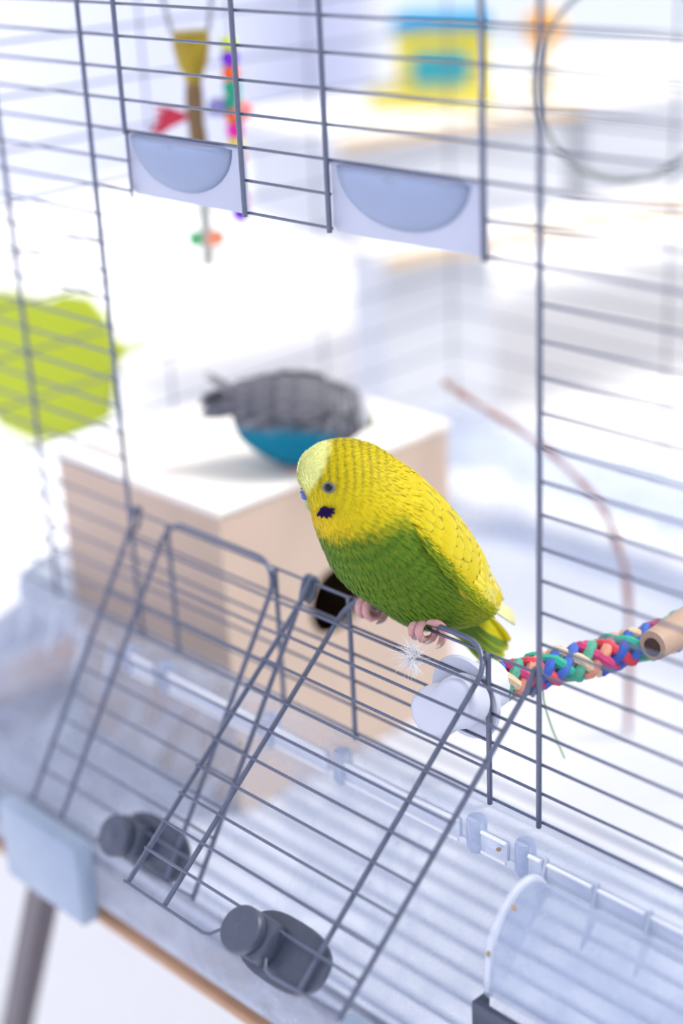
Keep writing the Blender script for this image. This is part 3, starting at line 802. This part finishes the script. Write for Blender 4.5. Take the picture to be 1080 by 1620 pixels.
for side in (1, -1):
    q = MB()
    for i in range(13):
        for k in range(7):
            t = 5.4 - 4.2 * i / 12; th = side * (math.radians(12) + math.radians(58) * k / 6 * (1 - .45 * i / 12))
            p = bb.at(t, th); q.v.append(tuple((p + bb.normal(t, th) * .7) * .001)); q.c.append(GREYB)
    for i in range(12):
        for k in range(6): a = i * 7 + k; q.f.append((a, a + 1, a + 8, a + 7))
    wg = link('wing', q.mesh('wing'), M_feather, blue); md = wg.modifiers.new('thick', 'SOLIDIFY'); md.thickness = .0006
    for r in range(5):
        for k in range(4):
            t = 5.0 - r * .75; th = side * math.radians(18 + 15 * k - r * 2)
            p = bb.at(t, th); n = bb.normal(t, th); place_feather(GM, p + n * (2.2 - r * .2), bb.flow(t, th), n, wg)
    for k in range(4):
        t = 1.9; th = side * math.radians(16 + 17 * k); p = bb.at(t, th); n = bb.normal(t, th)
        place_feather(GT, p + n * 1.0, Vector((-26, -side * 2, 10 - k * 4)), n, wg, 'flight_feather')
for k in range(3): place_feather(GT, Vector((-24, (k - 1) * 3, 12)), Vector((-18, (k - 1) * 1.5, 17)), Vector((.6, 0, .8)), blue, 'tail_feather')
for side in (1, -1):
    hit, n, ix, ds = bvh2.ray_cast(Vector((27, 50 * side, 9)), Vector((0, -side, 0)))
    if hit is not None:
        if n.y * side < 0: n = -n
        q = MB().lathe([(0, 1.2), (.9, .9), (1.5, 0), (1.4, -1)], 14, frame_at(hit, n)); q.v = [tuple(Vector(v) * .001) for v in q.v]; q.build('eye', M_eye, blue)
q = MB().tube([(.0305, 0, .003), (.0335, 0, .001), (.0335, 0, -.002), (.0325, 0, -.004)], [.0026, .0022, .0015, .0004], 10); q.build('beak', M_beak, blue)
for s in (1, -1):
    q = MB().tube([(-.001, s * .008, -.014), (.001, s * .009, -.0195)], [.002, .0018], 8)
    for dx, dy in ((.010, .003), (.010, -.002), (-.007, .003), (-.007, -.002)):
        q.tube([(.001, s * .009, -.0192), (.001 + dx * .6, s * .009 + dy * .6, -.0186), (.001 + dx, s * .009 + dy, -.0197)], [.0013, .0012, .0006], 6)
    q.build('foot', M_foot, blue)

# ------------------------------------------------------------------ perches
# rope perch with plastic wing nut outside the wires and a washer inside
RX, RZ = -0.0365, -0.2385
rope = empty('rope_perch', (RX, 0.0, RZ + ZO)); tag(rope, 'multicoloured braided rope perch bolted to the front with a white plastic nut', 'perch')
def rk(mb, name, m, **k): return kid(mb, name, m, rope, **k)
E = Matrix.Translation((RX, 0, RZ + ZO)) @ Matrix.Rotation(math.radians(90), 4, 'X')
ol = []
for t in range(48):
    an = 2 * math.pi * t / 48; r = 0.0138 + 0.0050 * math.cos(2 * (an - math.radians(35))); ol.append((r * math.cos(an), r * math.sin(an)))
rk(MB().prism(ol, 0.0012, 0.0112, E), 'wing_nut', M_white, bevel=0.0036, bseg=4)
rk(MB().lathe([(0.0, -0.0052), (0.010, -0.0052), (0.0155, -0.0042), (0.0165, -0.0028), (0.016, -0.0016), (0, -0.0016)], 36, E), 'washer', M_white)
rk(MB().lathe([(0.0095, -0.018), (0.0102, -0.006), (0.0102, -0.0048)], 24, E), 'socket', M_white)
rk(MB().tube([(RX, -0.002, RZ + ZO), (RX, 0.006, RZ + ZO)], 0.003, 10), 'bolt', M_dark)
path = curve([(RX, 0.012, RZ), (-0.030, 0.028, -0.2375), (-0.021, 0.048, -0.2370), (-0.012, 0.068, -0.2360), (-0.004, 0.090, -0.2340), (0.004, 0.115, -0.2300), (0.010, 0.145, -0.2250)], 90)
rope_core = MB().tube([Z(p) for p in path], 0.0042, 10)
RC = [(0.75, 0.06, 0.10), (0.04, 0.12, 0.55), (0.03, 0.45, 0.33), (0.85, 0.35, 0.25), (0.80, 0.62, 0.42), (0.10, 0.42, 0.30), (0.60, 0.05, 0.20), (0.06, 0.16, 0.60)]
rk(rope_core, 'core', mat('rope_core', (0.62, 0.40, 0.34), 0.9, noise=.3, nscale=300))
for k in range(8):
    pts = []
    for i, p in enumerate(path):
        d = (path[min(i + 1, 89)] - path[max(i - 1, 0)]).normalized(); sd = d.cross(Vector((0, 0, 1))).normalized(); u = sd.cross(d)
        sg = 1 if k % 2 else -1; an = 2 * math.pi * (k / 8) + sg * i * 0.30
        rr = 0.0050 + 0.0008 * math.sin(i * 1.2 + k * 2.4)
        pts.append(Vector(Z(p)) + (sd * math.cos(an) + u * math.sin(an)) * rr)
    rk(MB().tube(pts, 0.0022, 8), 'strand', mat('rope_%d' % k, RC[k], 0.8, noise=0.45, nscale=500, bump=0.6, bscale=2500))

# wooden perch from the back panel
perch = empty('wooden_perch', Z((-0.028, CD - 0.004, -0.262))); tag(perch, 'bare round wooden perch with a dark-centred end at the right edge', 'perch')
A = Vector(Z((0.0005, 0.066, -0.2305))); B = Vector(Z((-0.012, CD - 0.004, -0.226)))
pts = [A.lerp(B, i / 14) + Vector((math.sin(i * 1.3) * .0006, 0, math.cos(i * 1.7) * .0006)) for i in range(15)]
kid(MB().tube(pts, [0.0058] + [0.0067 + .0003 * math.sin(i * 2.1) for i in range(1, 15)], 20, cap=True), 'stick', M_wood, perch)
dd = (B - A).normalized(); kid(MB().tube([A - dd * .0003, A + dd * .004], 0.0036, 16), 'dark_core', mat('dark_core', (0.06, 0.03, 0.025), 0.9, noise=.3), perch)  # dark disc set into the near end of the stick

# thin curved twig
tw = MB().tube(curve([Z(p) for p in ((-0.2050, 0.1766, -0.1960), (-0.1944, 0.1826, -0.2044), (-0.165, 0.2007, -0.2262), (-0.1417, 0.2116, -0.2489), (-0.1298, 0.2142, -0.2653), (-0.118, 0.214, -0.30), (-0.115, .213, -.3783))], 30), [.0016 + .0005 * math.sin(i * 1.9) for i in range(30)], 8)
tag(tw.build('twig', mat('red_twig', (0.42, 0.20, 0.15), 0.6, noise=.4, nscale=200)), 'thin curved reddish twig leaning behind the front wires', 'twig')
# stem of grass
tag(MB().tube(curve([Z(p) for p in ((-0.031, 0.04, -0.243), (-0.0303, 0.04, -0.2536), (-0.0265, 0.04, -0.2638), (-0.020, 0.04, -0.2752))], 14), .00045, 6).build('grass_stem', mat('grass_green', (0.45, 0.62, 0.32), .6, noise=.2)), 'thin pale green grass stem hanging under the rope perch', 'stem')

# ------------------------------------------------------------------ toys
# swing ring
ring = empty('ring_swing', Z((-0.150, 0.2435, -0.010))); tag(ring, 'large round metal ring swing hanging behind the wires', 'swing')
rc = Vector(Z((-0.1470, 0.2440, -0.0560)))
M_ringm = mat('ring_metal', (0.26, 0.30, 0.28), 0.3, 0.6, noise=.2)
rx_ = Vector((0.75, 0.66, 0)); 
kid(MB().tube([rc + rx_ * math.cos(2 * math.pi * k / 60) * .0425 + Vector((0, 0, math.sin(2 * math.pi * k / 60) * .046)) for k in range(61)], .0012, 8, cap=False), 'ring', M_ringm, ring)
kid(MB().tube([rc + Vector((0, 0, .046)), rc + Vector((0, 0, .12)), Vector((rc.x, rc.y, ZT + ZO))], .0008, 6), 'hanger', M_ringm, ring)

# bead string
beads = empty('bead_string', Z((-0.2655, 0.103, -0.115))); tag(beads, 'hanging string of bright pony beads ending in a purple bead', 'toy')
BC = {'lime': (0.70, 0.80, 0.10), 'purple': (0.22, 0.01, 0.72), 'orange': (0.95, 0.15, 0.01), 'green': (0.0, 0.42, 0.24), 'magenta': (0.90, 0.01, 0.50), 'yellow': (0.85, 0.75, 0.12)}
for k, v in BC.items(): mat('bead_' + k, v, 0.25, trans=0.25, noise=.06, nscale=300)
top = Vector(Z((-0.2790, 0.1195, -0.0300))); bot = Vector(Z((-0.2654, 0.1023, -0.1080)))
top = Vector((-0.2705, 0.1085, top.z)); bot = Vector((-0.2705, 0.1085, bot.z))
seq = ['lime', 'purple', 'orange', 'green', 'green', 'orange', 'magenta', 'yellow', 'orange', 'lime', 'yellow', 'magenta', 'purple']
bm_ = MB().lathe([(0.0014, -.0030), (.0030, -.0030), (.0040, -.0018), (.0042, 0), (.0040, .0018), (.0030, .0030), (.0014, .0030)], 18).mesh('bead')
for k, c in enumerate(seq):
    me = bm_.copy(); me.materials.clear(); me.materials.append(MATS['bead_' + c])
    o = link('bead', me, None, beads); o.matrix_parent_inverse = Matrix.Translation(-beads.location); o.location = top.lerp(bot, k / (len(seq) - 1))
kid(MB().tube([Vector((bot.x, bot.y, bot.z - .012)), Vector((top.x, top.y, ZT + ZO))], .0006, 6), 'string', mat('string', (.45, .45, .42), .8, noise=.2), beads)

# hanging bell toy
bell = empty('bell_toy', Z((-0.2830, 0.0965, -0.03))); tag(bell, 'hanging toy with a gold bell, red tassels and a twig', 'toy')
def bk(mb, name, m, **k): return kid(mb, name, m, bell, **k)
bx, by = -0.2830, 0.0965
M_gold = mat('old_gold', (0.36, 0.26, 0.02), 0.35, 0.5, noise=.3, nscale=150)
bk(MB().lathe([(0.0, .010), (.0085, .0095), (.0088, .004), (.0075, -.004), (.005, -.010), (.0035, -.014)], 24, Matrix.Translation((bx, by, ZO - 0.0329))), 'bell', M_gold)
for s in (-1, 1): bk(MB().tube([(bx + s * .006, by + s * .006, ZO - 0.0238), (bx + s * .009, by + s * .009, ZO), (bx + s * .010, by + s * .010, ZT + ZO)], .0011, 6), 'chain', mat('dull_chain', (.30, .30, .34), .4, .4, noise=.2))
bk(MB().tube(curve([(bx, by, ZO - 0.0446), (bx - .001, by, ZO - 0.0627), (bx + .001, by, ZO - 0.0799)], 8), [.0034, .004, .0044, .0042, .004, .0044, .004, .0036], 10), 'wood_piece', mat('brown_twig', (.22, .13, .05), .7, noise=.4, nscale=200))
M_red = mat('red_thread', (.62, .03, .08), .8, noise=.3)
for k in range(14):
    a = rnd.uniform(-.6, .6); l_ = rnd.uniform(.011, .018)
    bk(MB().tube([(bx - .003, by - .003, ZO - 0.0618), (bx - .003 - .7 * l_ * math.cos(a) * .7, by - .003 - .7 * l_ * math.cos(a) * .7, ZO - 0.0618 + l_ * math.sin(a) * .5), (bx - .003 - .75 * l_, by - .003 - .75 * l_, ZO - 0.0636 + l_ * math.sin(a))], [.0014, .0012, .0007], 6), 'tassel', M_red)
bk(MB().lathe([(0, -.0045), (.0045, -.003), (.0050, 0), (.0045, .003), (0, .0045)], 14, Matrix.Translation((bx + .0075, by + .0075, ZO - 0.0582))), 'bead', mat('violet_bead', (.22, .20, .50), .4, noise=.1))
bk(MB().lathe([(0, -.005), (.0045, -.003), (.0052, 0), (.0045, .003), (0, .005)], 14, Matrix.Translation((bx + .0150, by + .0150, ZO - 0.0602))), 'bead', mat('salmon_bead', (.80, .22, .20), .5, noise=.1))
bk(MB().tube([(bx, by, ZO - 0.0799), (bx + .0005, by, ZO - 0.1125), (bx + .0005, by, ZO - 0.1324)], .0028, 8), 'cord', mat('pale_cord', (.50, .52, .47), .8, noise=.2))
bk(MB().lathe([(0, -.004), (.004, -.003), (.0048, 0), (.004, .003), (0, .004)], 14, Matrix.Translation((bx + .003, by + .003, ZO - 0.1193))), 'bead', mat('peach_bead', (.95, .30, .16), .5, noise=.1))
bk(MB().lathe([(0, -.004), (.003, -.003), (.0036, 0), (.003, .003), (0, .004)], 14, Matrix.Translation((bx - .0035, by - .0035, ZO - 0.1193))), 'bead', mat('mint_bead', (.10, .50, .20), .5, noise=.1))

# lime plastic leaf toy behind the left wires
leaf = empty('leaf_toy', Z((-0.44, 0.109, -0.27))); tag(leaf, 'flat lime green leaf-shaped plastic toy at the left edge, hooked outside the cage', 'toy')
ol = [(-0.518, -0.19), (-0.4923, -0.1793), (-0.4539, -0.1791), (-0.4387, -0.1779), (-0.4308, -0.1727), (-0.4046, -0.1707), (-0.3911, -0.1793), (-0.3826, -0.1911), (-0.377, -0.1925), (-0.3692, -0.1903), (-0.3509, -0.1889), (-0.3667, -0.1937), (-0.3777, -0.1986), (-0.3837, -0.2059), (-0.3887, -0.2155), (-0.396, -0.2388), (-0.4155, -0.2487), (-0.4375, -0.2595), (-0.4741, -0.2712), (-0.5156, -0.2694), (-0.5301, -0.2437), (-0.5301, -0.2096)]
M_lime = mat('lime_plastic', (0.58, 0.66, 0.0), 0.45, trans=0.45, noise=.06, nscale=30)
M = Matrix(((1, 0, 0, 0), (0, 0, 1, 0), (0, 1, 0, ZO), (0, 0, 0, 1)))
kid(MB().prism(ol[::-1], 0.1075, 0.1105, M), 'leaf', M_lime, leaf, smooth=False)
kid(MB().tube([(-0.3640, 0.1085, ZO - .1900), (-0.356, 0.1080, ZO - .1860), (-0.348, 0.1085, ZO - .1740), (-0.3390, 0.1085, ZO - .1668)], .0012, 8), 'hook', M_ringm, leaf)

# ------------------------------------------------------------------ furniture behind the cage
e = Vector((0.248, 0.969, 0)); nf = Vector((0.969, -0.248, 0))
def fm(ox, oy): return Matrix(((e.x, -nf.x, 0, ox), (e.y, -nf.y, 0, oy), (0, 0, 1, ZO), (0, 0, 0, 1)))
FM_ = fm(-0.478, 0.415)
unit = empty('shelf_unit', (-0.5, 0.8, ZO - 0.378)); tag(unit, 'low pale shelf with a light wood edge standing on the white table', 'shelf')
kid(MB().box((0, 0, -0.228), (0.95, 0.30, -0.220), FM_), 'shelf_board', M_furnw, unit, bevel=.001)
kid(MB().box((0, -0.003, -0.2285), (0.95, 0.0, -0.2195), FM_), 'edge_strip', M_ply, unit, smooth=False)
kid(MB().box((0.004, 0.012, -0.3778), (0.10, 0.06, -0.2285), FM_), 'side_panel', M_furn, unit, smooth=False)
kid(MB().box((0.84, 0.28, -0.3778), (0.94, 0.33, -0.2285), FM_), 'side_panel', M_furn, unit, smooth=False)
wt = empty('white_table', (-0.6, 0.9, 0)); tag(wt, 'long white table behind the cage carrying the shelf and boxes', 'table')
kid(MB().box((-1.55, 0.402, ZO - 0.405), (0.45, 1.75, ZO - 0.378)), 'table_top', M_furnw, wt, bevel=.003)
for x in (-1.50, 0.40):
    for y in (0.45, 1.70): kid(MB().box((x - .025, y - .025, 0), (x + .025, y + .025, ZO - 0.405)), 'leg', M_furnw, wt, smooth=False)
sb = empty('storage_box', (FM_ @ Vector((.5, .17, -.22)))); tag(sb, 'pale grey storage box on the shelf behind the ring swing', 'box')
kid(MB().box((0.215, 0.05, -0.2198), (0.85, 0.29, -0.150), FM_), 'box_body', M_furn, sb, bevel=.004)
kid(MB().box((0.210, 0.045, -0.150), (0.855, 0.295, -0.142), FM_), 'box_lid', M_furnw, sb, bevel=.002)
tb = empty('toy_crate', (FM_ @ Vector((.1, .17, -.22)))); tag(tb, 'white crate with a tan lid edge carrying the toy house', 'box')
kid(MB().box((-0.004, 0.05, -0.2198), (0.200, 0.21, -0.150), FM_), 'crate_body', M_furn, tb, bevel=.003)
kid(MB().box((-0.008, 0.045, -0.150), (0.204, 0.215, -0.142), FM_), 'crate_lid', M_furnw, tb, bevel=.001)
kid(MB().box((-0.010, 0.043, -0.1505), (0.206, 0.045, -0.1425), FM_), 'edge_strip', M_ply, tb, smooth=False)

# toy house
th_ = empty('toy_house', (-0.566, 0.565, ZO - .142)); tag(th_, 'yellow toy house with a blue roof and teal window on the table', 'toy')
M_y = mat('toy_yellow', (0.80, 0.66, 0.03), .4, noise=.05); M_bl = mat('toy_blue', (0.0, 0.32, 0.62), .4, noise=.05); M_te = mat('toy_teal', (0.0, 0.36, 0.42), .4, noise=.05); M_or = mat('toy_orange', (0.90, 0.42, 0.03), .4, noise=.05)
TH = Matrix.Translation((-0.566, 0.565, ZO - .142)) @ Matrix.Rotation(math.radians(44), 4, 'Z')
def hk(mb, name, m, **k): return kid(mb, name, m, th_, **k)
hk(MB().box((-.052, -.030, 0), (.046, .030, .012), TH), 'base', mat('toy_pale_yellow', (.85, .72, .12), .4, noise=.05), bevel=.003)
hk(MB().box((-.030, -.022, .012), (.040, .022, .058), TH), 'walls', M_y, bevel=.002)
hk(MB().prism([(-.034, .058), (.044, .058), (.040, .070), (-.028, .070)], -.026, .026, TH @ Matrix.Rotation(math.radians(90), 4, 'X')), 'roof', M_bl, bevel=.002)
hk(MB().box((-.018, -.0255, .018), (.026, -.022, .042), TH), 'window_pane', M_te, bevel=.001)
oz = empty('toy_bird', TH @ Vector((.085, 0, 0))); tag(oz, 'small orange and yellow round toy beside the toy house', 'toy')
kid(MB().lathe([(0, 0), (.014, .002), (.015, .012), (.006, .030), (.005, .040)], 20, TH @ Matrix.Translation((.085, 0, 0))), 'stand', mat('toy_cream', (.85, .72, .50), .4, noise=.05), oz)
kid(MB().lathe([(0, -.016), (.011, -.012), (.017, 0), (.012, .011), (0, .016)], 20, TH @ Matrix.Translation((.085, 0, .054))), 'head', M_or, oz)

# ------------------------------------------------------------------ small things
# white down feather caught on a door wire
q = MB(); a = math.radians(49.3)
c0 = Vector((-0.0520, -math.sin(a) * P + .0004, ZO - P * 18 - math.cos(a) * P + .0012))
for k in range(260):
    dv = Vector((rnd.gauss(0, .5), rnd.gauss(-.2, .35), rnd.gauss(-.1, .9))); dv.normalize(); l_ = rnd.uniform(.002, .0085)
    m1 = c0 + dv * l_ * .5 + Vector((rnd.gauss(0, .0008), rnd.gauss(0, .0008), rnd.gauss(0, .0008)))
    q.tube([c0 + Vector((rnd.gauss(0, .0014), 0, rnd.gauss(0, .0022))), m1, m1 + dv * l_ * .5 + Vector((rnd.gauss(0, .001), rnd.gauss(0, .001), rnd.gauss(0, .001)))], [.00009, .00008, .00004], 4)
tag(q.build('down_feather', mat('white_down', (.92, .92, .94), .8, trans=.4, noise=.03)), 'tiny white down feather stuck to the door wire under the foot', 'feather')
# seed husks on the sloping base
M_husk = mat('husk', (.42, .30, .14), .7, noise=.4, nscale=600)
M_husk2 = mat('green_speck', (.16, .24, .05), .7, noise=.4, nscale=600)
for k, (p, lb) in enumerate((((-.0082, -.0127, -.2843), 'tiny dark seed husk stuck to the lip of the clear base'), ((.0180, -.0353, -.2843), 'brown seed husk lying on top of the clear feeder hood'),
                             ((.0149, -.0453, -.2994), 'pale brown seed husk on the rounded edge of the feeder hood'), ((-.1491, -.0145, -.2953), 'small green speck on the base seen between the two doors'))):
    p = Vector(Z(p))
    q = MB(); q.lathe([(0, -.0013), (.0006, -.0008), (.0008, 0), (.0006, .0008), (0, .0013)], 8, Matrix.Translation(p) @ Matrix.Rotation(1.1 + k, 4, 'Y'))
    tag(q.build('seed_husk', M_husk2 if k == 3 else M_husk), lb, 'seed', 'husks on the base')
